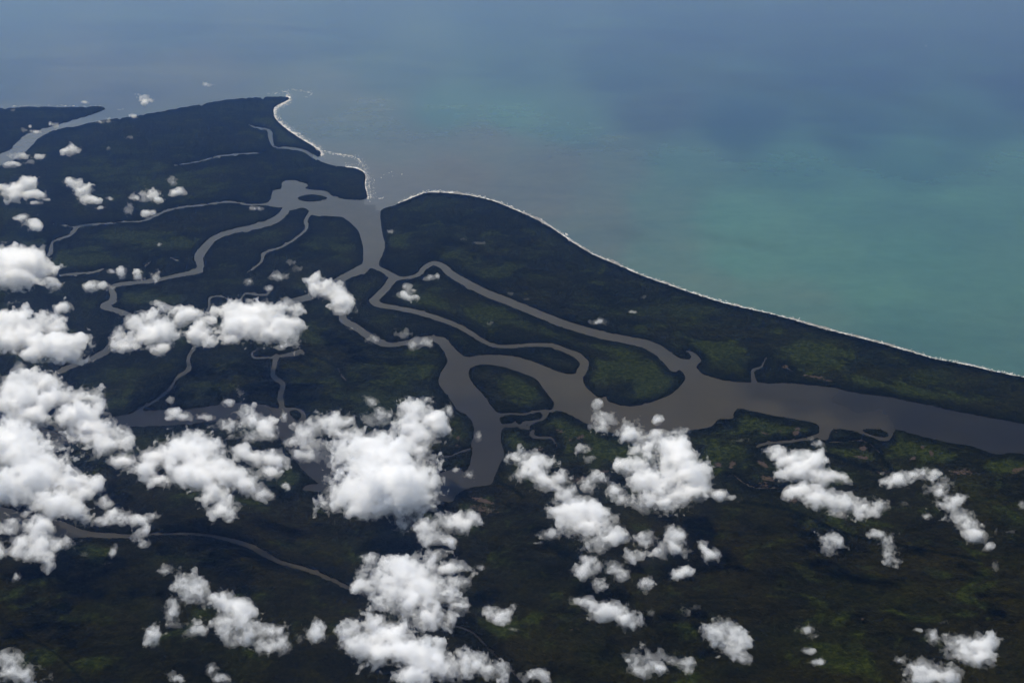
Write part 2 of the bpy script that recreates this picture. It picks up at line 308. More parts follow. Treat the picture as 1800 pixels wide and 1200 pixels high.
# ------------------------------------------------------------------ materials of land and water
def mat_forest():
    m, n, out = node_mat('forest_canopy'); g = G(n)
    p = g.pos()
    big = g.noise(p, .00035, 5, .6); mid = g.noise(p, .0016, 5, .6, .4); fine = g.noise(p, .011, 4, .65); grain = g.noise(p, .03, 3, .7)
    streak = g.noise(g.pos((1, 2.2, 1), .35), .0009, 4, .6, .8)
    marsh = g.ramp(g.math('ADD', g.attr('marsh'), g.math('MULTIPLY', g.math('SUBTRACT', g.noise(p, .0011, 6, .66, .8), .5), 3.6)), .12, .62)
    rim = g.ramp(g.attr('bank'), 40, 190)                       # mangrove fringe along the water
    marsh = g.math('MULTIPLY', marsh, g.ramp(g.math('ADD', g.attr('bank'), g.math('MULTIPLY', g.math('SUBTRACT', mid, .5), 500)), 40, 200))
    c = g.mix(g.ramp(mid, .35, .68), FOREST_A, FOREST_B)
    c = g.mix(g.ramp(big, .42, .65), c, FOREST_C)
    c = g.mix(g.math('MULTIPLY', g.ramp(streak, .5, .62), .55), c, FOREST_D)
    tint = g.new('ShaderNodeMix', data_type='RGBA', blend_type='MULTIPLY'); g.put(tint.inputs['Factor'], g.attr('inland')); g.put(tint.inputs[6], c); g.put(tint.inputs[7], (1.16, .98, .85)); c = tint.outputs[2]
    cell = g.new('ShaderNodeTexVoronoi', feature='F1'); g.put(cell.inputs['Vector'], p); cell.inputs['Scale'].default_value = .016
    sep = g.new('ShaderNodeSeparateColor'); n.links.new(cell.outputs['Color'], sep.inputs[0])
    c = g.scale(c, g.math('MULTIPLY_ADD', g.math('SUBTRACT', sep.outputs[0], .5), g.math('MULTIPLY_ADD', g.attr('inland'), -.45, 1.0), 1.0))
    loose = g.math('MULTIPLY', g.ramp(g.noise(g.pos((1, 1.6, 1), .3), .00055, 6, .62, .5), .53, .62), .62)
    inland = g.math('ADD', g.attr('inland'), g.math('MULTIPLY', g.math('SUBTRACT', mid, .5), .8), clamp=True)
    loose = g.math('MULTIPLY', loose, g.math('MULTIPLY_ADD', inland, -.78, 1))
    marsh = g.math('MAXIMUM', marsh, g.math('MULTIPLY', loose, g.ramp(g.attr('bank'), 60, 350)))
    c = g.mix(marsh, c, g.mix(g.ramp(fine, .35, .7), MARSH_A, MARSH_B))
    c = g.mix(g.math('MULTIPLY', g.math('SUBTRACT', 1, rim), .6), c, MANGROVE)
    c = g.mix(g.attr('gallery'), c, MANGROVE)
    c = g.scale(c, g.math('MULTIPLY_ADD', g.math('SUBTRACT', g.math('ADD', fine, grain), 1), g.math('MULTIPLY_ADD', g.attr('inland'), -1.1, 2.8), 1.0))
    bare = g.ramp(g.math('ADD', g.attr('bare'), g.math('MULTIPLY', g.math('SUBTRACT', g.noise(p, .013, 3, .7), .5), 2.2)), .45, .75)
    c = g.mix(bare, c, g.mix(fine, BARE_A, BARE_B))
    d = g.new('ShaderNodeBsdfDiffuse'); g.put(d.inputs['Color'], c); d.inputs['Roughness'].default_value = .8
    b = g.new('ShaderNodeBump'); b.inputs['Strength'].default_value = 1; b.inputs['Distance'].default_value = 22
    vor = g.new('ShaderNodeTexVoronoi', feature='SMOOTH_F1'); g.put(vor.inputs['Vector'], p); vor.inputs['Scale'].default_value = .026
    g.put(b.inputs['Height'], g.math('ADD', g.math('MULTIPLY', vor.outputs['Distance'], -.8), g.math('MULTIPLY', fine, 1.6))); n.links.new(b.outputs[0], d.inputs['Normal'])
    n.links.new(d.outputs[0], out.inputs['Surface']); return m
def mat_water(name, deep, turqc, silt_c, spec):
    m, n, out = node_mat(name); g = G(n); p = g.pos()
    lo = g.noise(g.pos((1, 1.7, 1), -.5), .00012, 5, .6, .8); md = g.noise(g.pos((1, 2.4, 1), .45), .0005, 3, .55, .6); fi = g.noise(p, .0022, 4, .6)
    w_ = g.math('ADD', g.math('MULTIPLY', g.math('SUBTRACT', lo, .5), .8), g.math('MULTIPLY', g.math('SUBTRACT', md, .5), .35))
    turq = g.math('ADD', g.attr('turquoise'), g.math('MULTIPLY', w_, .8), clamp=True)
    silt = g.math('ADD', g.attr('silt'), g.math('MULTIPLY', w_, g.math('MULTIPLY', g.ramp(g.attr('silt'), .02, .3), .7)), clamp=True)
    c = g.mix(turq, deep, turqc); c = g.mix(silt, c, g.mix(g.attr('brown'), silt_c, SILT_BROWN))
    c = g.mix(g.math('MULTIPLY', g.ramp(g.math('ADD', g.attr('murky'), g.math('MULTIPLY', w_, .5)), .08, .8), .62), c, g.scale(c, .35))
    c = g.scale(c, g.math('MULTIPLY_ADD', fi, .4, .8))
    b = g.new('ShaderNodeBsdfPrincipled'); g.put(b.inputs['Base Color'], c); b.inputs['Roughness'].default_value = .25; b.inputs['IOR'].default_value = 1.33
    b.inputs['Specular IOR Level'].default_value = spec
    n.links.new(b.outputs[0], out.inputs['Surface']); return m
# ------------------------------------------------------------------ land meshes
def land_meshes(mat):
    nid = np.arange(NV * NU).reshape(NV, NU); f = FLD.ravel()
    a, b, c, d = nid[:-1, :-1].ravel(), nid[:-1, 1:].ravel(), nid[1:, 1:].ravel(), nid[1:, :-1].ravel()
    par = ((np.arange(NV - 1)[:, None] + np.arange(NU - 1)[None]) % 2).ravel().astype(bool)
    T = np.concatenate([np.stack([a, d, c], 1)[~par], np.stack([a, c, b], 1)[~par], np.stack([a, d, b], 1)[par], np.stack([b, d, c], 1)[par]])
    s = f[T] > 0; k = s.sum(1)
    comp = COMP.ravel(); cid = comp[T].max(1)
    tris = [T[k == 3]]; tc = [cid[k == 3]]
    crossing = {}; P1 = []; skirt = []; sc_ = []
    def cross(i, o):
        key = (min(i, o), max(i, o)); r = crossing.get(key)
        if r is None: r = len(P1) + NV * NU; crossing[key] = r; P1.append((i, o, f[i] / (f[i] - f[o])))
        return r
    ex = []; ec = []
    for t, kk, ci in zip(T[(k == 1) | (k == 2)].tolist(), k[(k == 1) | (k == 2)].tolist(), cid[(k == 1) | (k == 2)].tolist()):
        if kk == 1:
            while f[t[0]] <= 0: t = t[1:] + t[:1]
            x, y = cross(t[0], t[1]), cross(t[0], t[2]); ex.append((t[0], x, y)); ec.append(ci); skirt.append((x, y)); sc_.append(ci)
        else:
            while f[t[2]] > 0: t = t[1:] + t[:1]
            x, y = cross(t[1], t[2]), cross(t[0], t[2]); ex += [(t[0], t[1], x), (t[0], x, y)]; ec += [ci, ci]; skirt.append((x, y)); sc_.append(ci)
    tris = np.concatenate([tris[0], np.array(ex)]); tc = np.concatenate([tc[0], np.array(ec)])
    I = np.array([p[0] for p in P1]); O = np.array([p[1] for p in P1]); t = np.array([p[2] for p in P1])
    W2 = WORLD.reshape(-1, 3)
    top = np.concatenate([np.column_stack([W2[:, :2], CANOPY.ravel()]), np.column_stack([W2[I, :2] + (W2[O, :2] - W2[I, :2]) * t[:, None], 9 + 2 * np.sin(I * 12.9)])])
    def at(A, e=None): A = A.ravel(); return np.concatenate([A, A[I] if e is None else np.full(len(I), e)])
    A = {'inland': at(np.clip((VV - 760 - .02 * (UU - 900)) / 160, 0, 1)), 'marsh': at(MARSH), 'bare': at(BARE), 'gallery': at(GALLERY), 'bank': at(np.clip(FLD, 0, LIM) * PXM, 0.0)}
    skirt = np.array(skirt); sc_ = np.array(sc_); res = {}
    for ci in np.unique(tc):
        tt = tris[tc == ci]; sk = skirt[sc_ == ci]
        used, inv = np.unique(tt, return_inverse=True); inv = inv.reshape(-1, 3); n0 = len(used)
        su, sinv = np.unique(sk, return_inverse=True); sinv = sinv.reshape(-1, 2); topi = np.searchsorted(used, su)
        bot = top[su].copy(); bot[:, 2] = -4.0
        v = np.concatenate([top[used], bot])
        q = np.column_stack([topi[sinv[:, 1]], topi[sinv[:, 0]], n0 + sinv[:, 0], n0 + sinv[:, 1]]) if len(sk) else np.zeros((0, 4), int)
        jj, ii = np.divmod(used[used < NV * NU], NU)
        res[int(ci)] = (v, np.concatenate([inv.ravel(), q.ravel()]), [3] * len(inv) + [4] * len(q), {kk: np.concatenate([x[used], x[su]]) for kk, x in A.items()}, (us[ii].mean(), vs[jj].mean()) if len(ii) else (0, 0))
    return res
def set_attr(ob, **k):
    for nm, x in k.items():
        at = ob.data.attributes.new(nm, 'FLOAT', 'POINT'); at.data.foreach_set('value', np.ascontiguousarray(x, np.float32))
# ------------------------------------------------------------------ colours
FOREST_A, FOREST_B, FOREST_C, FOREST_D = (.0062,.0074,.0018), (.0112,.0128,.0021), (.0128,.0132,.0022), (.0028,.0039,.0016)
MARSH_A, MARSH_B, MANGROVE = (.0160,.0225,.0028), (.0290,.0350,.0046), (.0030,.0040,.0018)
BARE_A, BARE_B = (.0480,.0350,.0260), (.0860,.0640,.0490)
RIVER_DARK = (.0032,.0032,.0040)
SEA_DEEP, SEA_TURQ, SILT, SILT_BROWN = (.0070,.0250,.0600), (.0450,.1230,.0980), (.1024,.0976,.0864), (.0410,.0340,.0190)
SILT_RIVER = (.0672,.0688,.0624)

def tag(o, label=None, cat=None, group=None, kind=None):
    if label: o['label'] = label
    if cat: o['category'] = cat
    if group: o['group'] = group
    if kind: o['kind'] = kind
    return o
# ------------------------------------------------------------------ sea and river
M_WATER = {'sea': mat_water('sea_water', SEA_DEEP, SEA_TURQ, SILT, .22), 'river': mat_water('river_water', RIVER_DARK, RIVER_DARK, SILT_RIVER, .12)}
# u, v, turquoise, silt, brown
WATER_PTS = [(-400,0,.12,.1,0),(0,0,.1,.08,0),(300,40,.1,.1,0),(0,120,.05,.2,0),(150,150,.05,.4,0),(350,130,.1,.45,0),(450,60,.12,.22,0),(600,40,.15,.12,0),(900,20,.12,.05,0),(1200,20,.05,0,0),(1500,20,.02,0,0),(1800,20,0,0,0),(2200,20,0,0,0),
 (700,120,.35,.22,0),(560,170,.4,.5,0),(900,120,.3,.1,0),(1100,120,.12,.05,0),(1500,120,.05,0,0),(1800,140,.05,0,0),(640,210,.55,.5,0),(800,190,.75,.2,0),(900,200,.8,.15,0),(1000,220,.6,.15,0),(1150,200,.12,.12,0),(1300,220,.15,0,0),(1500,220,.2,0,0),(1700,220,.3,0,0),(1950,240,.25,0,0),
 (700,270,.5,.6,.1),(850,250,.45,.55,.15),(980,290,.4,.55,.2),(800,310,.35,.75,.2),(700,320,.3,.8,.2),(1080,290,.5,.4,.1),(1200,290,.65,.15,0),(1400,290,.6,.02,0),(1600,290,.5,0,0),(1800,300,.7,.05,0),(2100,320,.6,0,0),
 (950,350,.4,.6,.1),(1060,370,.55,.5,.05),(1150,360,.7,.25,0),(1300,380,.95,.1,0),(1500,360,.75,.05,0),(1700,370,.75,.05,0),(1050,430,.6,.5,.05),(1150,450,.8,.3,0),(1300,460,1,.12,0),(1450,450,.9,.1,0),(1600,440,.8,.05,0),(1800,460,.85,.1,0),(1250,500,.85,.3,.05),(1400,540,.85,.25,.05),(1600,560,.75,.1,0),(1700,600,.75,.12,0),(1800,620,.75,.15,0),(1550,500,.9,.1,0),(2100,600,.8,.1,0),
 (640,330,.3,.85,.15),(560,340,.2,.9,.3),(640,420,.1,.95,.35),(60,240,.1,.8,.15),(0,280,.1,.8,.2),(400,410,0,.95,.5),(700,490,0,1,.6),(900,540,0,1,.8),(1050,600,0,1,.9),(1000,640,0,1,.95),(1100,700,0,1,1),(1250,700,0,.95,1),(1250,730,0,1,1),(1350,690,0,.5,.9),(1350,722,0,1,1),(1450,740,0,.85,.95),(1400,705,0,.5,.9),(1480,725,0,.5,.9),(1500,710,.0,.3,.85),(1600,740,0,.22,.85),(1530,752,0,.65,.95),(1750,765,0,.2,.8),(2100,820,0,.2,.8),
 (830,660,0,.7,.9),(830,730,0,.5,.75),(850,800,0,.4,.75),(780,860,0,.35,.7),(550,800,0,.22,.7),(350,730,0,.12,.6),(200,740,0,.12,.6),(270,735,0,.12,.6),(440,722,0,.12,.6),(150,650,0,.8,.6),(200,500,0,.9,.5),(0,740,0,.3,.6),(490,690,0,.6,.7),(140,935,0,.5,.7),(400,945,0,.5,.8),(550,1010,0,.5,.85),(850,1130,0,.25,.9),(330,640,0,.75,.65)]
DARK_WATER = [(1330,430,60,14,.4),(1250,415,50,12,.4),(1100,410,60,14,.45),(1330,150,260,22,.45),(1640,190,160,26,.4),(1470,250,80,16,.3),(800,300,60,18,.3),(960,300,70,20,.25)]
def water_fields(U, V):
    W = np.zeros(U.shape); A = np.zeros(U.shape + (3,))
    for (u, v, t, s, b) in WATER_PTS:
        # nearer rows are closer together on the picture's left half, hence the narrower kernel inland
        r = 60.0 if v < 560 and not (u < 640 and v > 200) else 45.0
        d2 = ((U - u) / (r * 1.35))**2 + ((V - v) / (r * .8))**2
        k = 1 / (d2 + .05)**2; W += k; A += k[..., None] * np.array([t, s, b])
    return A / W[..., None]
wu = np.arange(-900, 2701, 10.0); wv = np.concatenate([np.arange(-150, 160, 8.0), np.arange(160, 1424, 10.0)])
XU, XV = np.meshgrid(wu, wv); WP = ground(XU, XV).reshape(-1, 3); WA = water_fields(XU, XV).reshape(-1, 3)
ji = np.clip(((XV - V0) / STEP).round().astype(int), 0, NV - 1); ii = np.clip(((XU - U0) / STEP).round().astype(int), 0, NU - 1)
seaside = ((HULL[ji, ii] <= 0) | (XV < V0)); nr, nc = XU.shape
idn = np.arange(nr * nc).reshape(nr, nc)
Q = np.stack([idn[:-1, :-1], idn[1:, :-1], idn[1:, 1:], idn[:-1, 1:]], -1).reshape(-1, 4)
isea = seaside.ravel()[Q].any(1)
far = 175000.0
for nm, sel in (('sea', isea), ('river', ~isea)):
    q = Q[sel]; us_, inv = np.unique(q, return_inverse=True); inv = inv.reshape(-1, 4); v = WP[us_]; a = WA[us_]
    loops, sizes = inv.ravel(), [4] * len(inv)
    if nm == 'sea':     # deep floor of open water out to every side, 3 m below the traced sheet
        k = len(v); v = np.concatenate([v, [(-far, -far, -3.0), (far, -far, -3.0), (far, far, -3.0), (-far, far, -3.0)]]); a = np.concatenate([a, np.zeros((4, 3))])
        loops = np.concatenate([loops, [k, k + 1, k + 2, k + 3]]); sizes = sizes + [4]
    dp = np.zeros(len(v))
    for (u0, v0, ru, rv, s_) in DARK_WATER: dp = np.maximum(dp, s_ * np.r_[np.exp(-(((XU.ravel()[us_] - u0) / ru)**2 + ((XV.ravel()[us_] - v0 - .25 * (XU.ravel()[us_] - u0)) / rv)**2)), np.zeros(len(v) - len(us_))])
    o = mesh(nm, v, loops, sizes, M_WATER[nm]); set_attr(o, murky=dp, turquoise=a[:, 0], silt=a[:, 1], brown=a[:, 2]); tag(o, kind='structure')
    tag(o, 'turquoise and grey blue sea clouded with river silt' if nm == 'sea' else 'muddy grey brown river branching through the forested delta')
# ------------------------------------------------------------------ land
M_FOREST = mat_forest()
ISLAND_AT = {(905,690): 'rounded wooded river island with bright green middle above two flat islets', (915,735): 'long flat wooded islet just below the rounded green island', (917,745): 'tiny dark wooded islet beneath the long flat islet',
 (1538,760): 'small slim green islet in the wide river on the right', (550,348): 'lens shaped dark islet in the lagoon by the river mouth', (1110,660): 'long wooded island widening into bright green clearings between the two pale channels',
 (900,590): 'slender wooded island between the two long pale channels', (640,540): 'broad wooded island below the channel fork under a broken cloud', (512,728): 'small dark island inside the creek loop above the big white cloud'}
lab_at = {}
for (u, v), l in ISLAND_AT.items():
    jj_, ii_ = int(round((v - V0) / STEP)), int(round((u - U0) / STEP)); c = COMP[jj_, ii_] or COMP[jj_ - 2:jj_ + 3, ii_ - 2:ii_ + 3].max()
    if c: lab_at.setdefault(int(c), l)
cnt_land = 0
for ci, (v, loops, sizes, A, cen) in land_meshes(M_FOREST).items():
    if len(v) < 10 or (len(v) < 60 and ci not in lab_at): continue
    big = len(v) > 24000
    isl = ci in lab_at and not big
    o = mesh('island' if isl else 'land', v, loops, sizes, M_FOREST); set_attr(o, **A)
    if isl: tag(o, lab_at[ci], 'island', kind='thing')
    else: tag(o, kind='structure'); tag(o, 'forested land along the eastern beach' if cen[0] > 1000 else 'forested strip of the western delta' if cen[1] < 700 else 'dark forested land of the delta reaching from the far coast to the cloud field')
    if len(v) > 300: print('LAND', ci, len(v), [round(float(x)) for x in cen], o.name, lab_at.get(ci))
    cnt_land += len(sizes)
print('land faces', cnt_land)
# ------------------------------------------------------------------ beach, surf
def simple_mat(name, colr, rough=.8, noise=None):
    m, n, out = node_mat(name); g = G(n); d = g.new('ShaderNodeBsdfDiffuse'); d.inputs['Roughness'].default_value = rough
    if noise: g.put(d.inputs['Color'], g.mix(g.noise(g.pos(), noise[0], 4, .6), colr, noise[1]))
    else: g.put(d.inputs['Color'], colr)
    n.links.new(d.outputs[0], out.inputs['Surface']); return m
def along(poly, step):
    p = smooth_poly(poly, False, 6); d = np.r_[0, np.cumsum(np.hypot(*np.diff(p[:, :2], axis=0).T))]; s = np.arange(0, d[-1], step)
    q = np.column_stack([np.interp(s, d, p[:, k]) for k in (0, 1)]); t = np.gradient(q, axis=0); t /= np.linalg.norm(t, axis=1)[:, None] + 1e-9
    return q, t, np.column_stack([t[:, 1], -t[:, 0]])     # point, direction, normal to the left-hand (sea) side
EAST = COAST[COAST.index((700,358)):]
HOOK = COAST[COAST.index((502,171)):COAST.index((563,275)) + 1]
HEAD = COAST[COAST.index((607,294)):COAST.index((644,351)) + 1]
M_SAND = simple_mat('pale_sand', (.33,.31,.28), .9, (.004, (.20,.19,.17)))
r5 = np.random.default_rng(5)
for poly, w0, z in ((EAST, 3.4, 1.6), (HOOK, 1.3, 1.6), (HEAD, 1.2, 1.6)):
    q, t, n_ = along(poly, 2.0); k = len(q)
    nz = np.convolve(r5.standard_normal(k + 20), np.ones(21) / 21, 'valid') * 4.5
    w_ = np.clip(w0 * (.8 + .45 * nz), .3, None)
    a = q - n_ * 2.0; b = q + n_ * w_[:, None]
    v = np.concatenate([ground(a[:, 0], a[:, 1], z), ground(b[:, 0], b[:, 1], .5)]); i = np.arange(k - 1)
    o = mesh('beach', v, np.column_stack([i, i + 1, i + 1 + k, i + k]), [4] * (k - 1), M_SAND); tag(o, {3.4: 'long narrow pale beach strip along the eastern forest', 1.3: 'narrow pale beach strip between forest and sea', 1.2: 'short pale beach on the headland beside the river mouth'}[w0], kind='structure')
def mat_swash():
    m, n, out = node_mat('wave_foam'); g = G(n); p = g.pos()
    f = g.math('ADD', g.math('MULTIPLY', g.noise(p, .0045, 6, .7, .6), 1.5), g.math('MULTIPLY_ADD', g.attr('off'), -.62, -.44))
    d = g.new('ShaderNodeBsdfDiffuse'); d.inputs['Color'].default_value = (.58, .58, .57, 1); t = g.new('ShaderNodeBsdfTransparent'); x = g.new('ShaderNodeMixShader')
    g.put(x.inputs[0], g.ramp(f, -.05, .42)); n.links.new(t.outputs[0], x.inputs[1]); n.links.new(d.outputs[0], x.inputs[2]); n.links.new(x.outputs[0], out.inputs['Surface']); return m
M_SWASH = mat_swash()
for poly, w0, lab in ((EAST, 5.0, 'band of breaking waves along the long eastern beach'), (HOOK, 11.0, 'broad foam band round the hooked northern headland'), (HEAD, 6.0, 'foam band off the headland at the river mouth'), ([(563,266),(576,268),(600,273),(622,276),(632,284),(640,297),(646,312),(648,330),(651,349)], 7.0, 'curved foam line over the shoal at the river mouth')):
    q, t, n_ = along(poly, 2.0); k = len(q); rows = np.array([0, .25, .5, .75, 1.0]); start = -w0 * .35 if w0 == 7.0 else .6
    pts = (q[None] + n_[None] * (start + rows[:, None, None] * w0)); v = ground(pts[..., 0], pts[..., 1], 1.1).reshape(-1, 3)
    idx = np.arange(5 * k).reshape(5, k); Fq = np.stack([idx[:-1, :-1], idx[:-1, 1:], idx[1:, 1:], idx[1:, :-1]], -1).reshape(-1, 4)
    o = mesh('surf', v, Fq, [4] * len(Fq), M_SWASH); set_attr(o, off=np.repeat(np.abs(rows * 2 - 1) * .7 + .3 if w0 == 7.0 else rows, k)); tag(o, lab, kind='stuff')
foam = []
def breakers(poly, n, lo, hi, size, flat=3.0, power=1.6):
    q, t, n_ = along(poly, .5)
    for k in r5.integers(0, len(q), n):
        off = lo + (hi - lo) * r5.random()**power; p = q[k] + n_[k] * off + t[k] * r5.normal() * .6; foam.append((p, t[k] + r5.normal(size=2) * .35, size * r5.lognormal(0, .5), flat * r5.uniform(.5, 1.3)))
breakers(EAST, 1800, 1.4, 4.0, .6, 3.4, 1.5); breakers(EAST, 420, 3.2, 6.2, 1.0, 1.8, 2)
breakers(HOOK, 500, 1.0, 10, .42, 2.6, 1.6); breakers(HOOK, 200, .8, 4, .6, 2.5); breakers(HEAD, 250, 1.0, 9, .42, 2.2, 1.2)
breakers([(563,266),(576,268),(600,273),(622,276)], 120, -2, 2.5, .5, 3.0, 1)
breakers([(622,276),(632,283),(640,296),(648,310),(653,330),(655,350)], 250, -3, 8, .5, 2.2, 1.2)
breakers([(470,166),(495,163),(510,160)], 40, -2, 3, .6, 2.5, 1); breakers([(512,158),(535,161),(549,163),(537,171)], 60, -1, 2, .7, 2.5, 1)
breakers([(-200,189),(0,188),(60,186),(120,187),(180,188)], 150, 0, 1.5, .45, 4, 1); breakers([(665,349),(676,347)], 14, -1, 1, .8, 3, 1)
breakers([(653,317),(690,308),(712,304)], 16, -2, 8, .7, 2.4, 1); breakers([(1626,82),(1630,80)], 4, -1, 1, .7, 2.5, 1)
v = []; loops = []; 
for (p, d, s, fl) in foam:
    d = d / np.linalg.norm(d); e = np.array([-d[1], d[0]]); an = np.sort(r5.uniform(0, 2 * math.pi, 6)); rr = s * r5.uniform(.5, 1.1, 6)
    c = p + (np.cos(an) * rr * fl * .5)[:, None] * d + (np.sin(an) * rr * .5)[:, None] * e
    g_ = ground(c[:, 0], c[:, 1], .6 + r5.random() * .8); k = len(v); v += list(g_[::-1]); loops += list(range(k, k + 6))
tag(mesh('wave_crests', np.array(v), np.array(loops), [6] * len(foam), simple_mat('white_foam', (.56,.56,.55)), smooth=False), 'scattered white wave crests off the outer coast', kind='stuff')
# ------------------------------------------------------------------ tree crowns along banks and shore
shore = (FLD > .5) & (FLD < 5) & (VV > 175) & (VV < 1150) & (UU > -20) & (UU < 1820)
jj, kk = np.nonzero(shore); r6 = np.random.default_rng(6)
def crowns(u, v, rad, hgt, name, label):
    n = len(u); base = ground(u, v, 0.0); ph = r6.uniform(0, 6.28, n)
    ring = np.stack([np.stack([np.cos(ph + k * 1.5708), np.sin(ph + k * 1.5708)], -1) for k in range(4)], 1) * (rad * r6.uniform(.75, 1.15, (n, 4)).T).T[..., None]
    V_ = np.zeros((n, 6, 3)); V_[:, :4, :2] = base[:, None, :2] + ring; V_[:, :4, 2] = (hgt * .62)[:, None] + r6.uniform(-2, 2, (n, 4))
    V_[:, 4, :2] = base[:, :2] + r6.normal(size=(n, 2)) * 2; V_[:, 4, 2] = hgt; V_[:, 5, :2] = base[:, :2]; V_[:, 5, 2] = hgt * .15
    fi = []
    for k in range(4): fi += [(k, (k + 1) % 4, 4), ((k + 1) % 4, k, 5)]
    Fq = (np.arange(n)[:, None, None] * 6 + np.array(fi)[None]).reshape(-1, 3)
    o = mesh(name, V_.reshape(-1, 3), Fq, [3] * len(Fq), M_CROWN, smooth=False); tag(o, label, kind='stuff')
M_CROWN = simple_mat('tree_crowns', MANGROVE, .8, (.02, (.0100,.0130,.0040)))
s = r6.choice(len(jj), min(14000, len(jj)), replace=False)
u_ = UU[jj[s], kk[s]] + r6.uniform(-1.2, 1.2, len(s)); v_ = VV[jj[s], kk[s]] + r6.uniform(-1.2, 1.2, len(s))
crowns(u_, v_, r6.uniform(9, 19, len(s)), r6.uniform(16, 27, len(s)), 'bank_trees', 'fringe of dark mangrove trees along the river banks')
q, t, n_ = along(EAST, .35); k = r6.integers(0, len(q), 5000); off = r6.uniform(1.0, 7, 5000)
q2 = q[k] - n_[k] * off[:, None]; ok = (q2[:, 0] < 1900)
crowns(q2[ok, 0], q2[ok, 1], r6.uniform(8, 16, ok.sum()), r6.uniform(20, 44, ok.sum()), 'shore_trees', 'ragged line of tall trees behind the eastern beach')

# ------------------------------------------------------------------ clouds
def cloud_mat(name, dens, g_=0.0, solid=.002):
    m, n, out = node_mat(name)
    v = n.nodes.new('ShaderNodeVolumePrincipled'); v.inputs['Color'].default_value = (1, 1, 1, 1); v.inputs['Density'].default_value = dens; v.inputs['Anisotropy'].default_value = g_
    n.links.new(v.outputs[0], out.inputs['Volume'])
    t = n.nodes.new('ShaderNodeBsdfTransparent'); d = n.nodes.new('ShaderNodeBsdfDiffuse'); d.inputs[0].default_value = (.97, .97, .97, 1)
    mx = n.nodes.new('ShaderNodeMixShader'); mx.inputs[0].default_value = solid
    n.links.new(t.outputs[0], mx.inputs[1]); n.links.new(d.outputs[0], mx.inputs[2]); n.links.new(mx.outputs[0], out.inputs['Surface'])
    return m
M_CL = {'veil': cloud_mat('thin_cloud_veil', .0015), 'skin': cloud_mat('cloud_skin', .0026), 'mid': cloud_mat('cloud_middle', .0075), 'body': cloud_mat('cloud_body', .013), 'core': cloud_mat('cloud_core', .012)}
BASE = 900.0
TRI = [0]
def pieces(n, q):
    """number of the connected piece each vertex belongs to"""
    lab = np.arange(n)
    for _ in range(400):
        m = lab[q].min(1); new = lab.copy()
        for k in range(4): np.minimum.at(new, q[:, k], m)
        new = new[new]
        if (new == lab).all(): break
        lab = new
    return lab
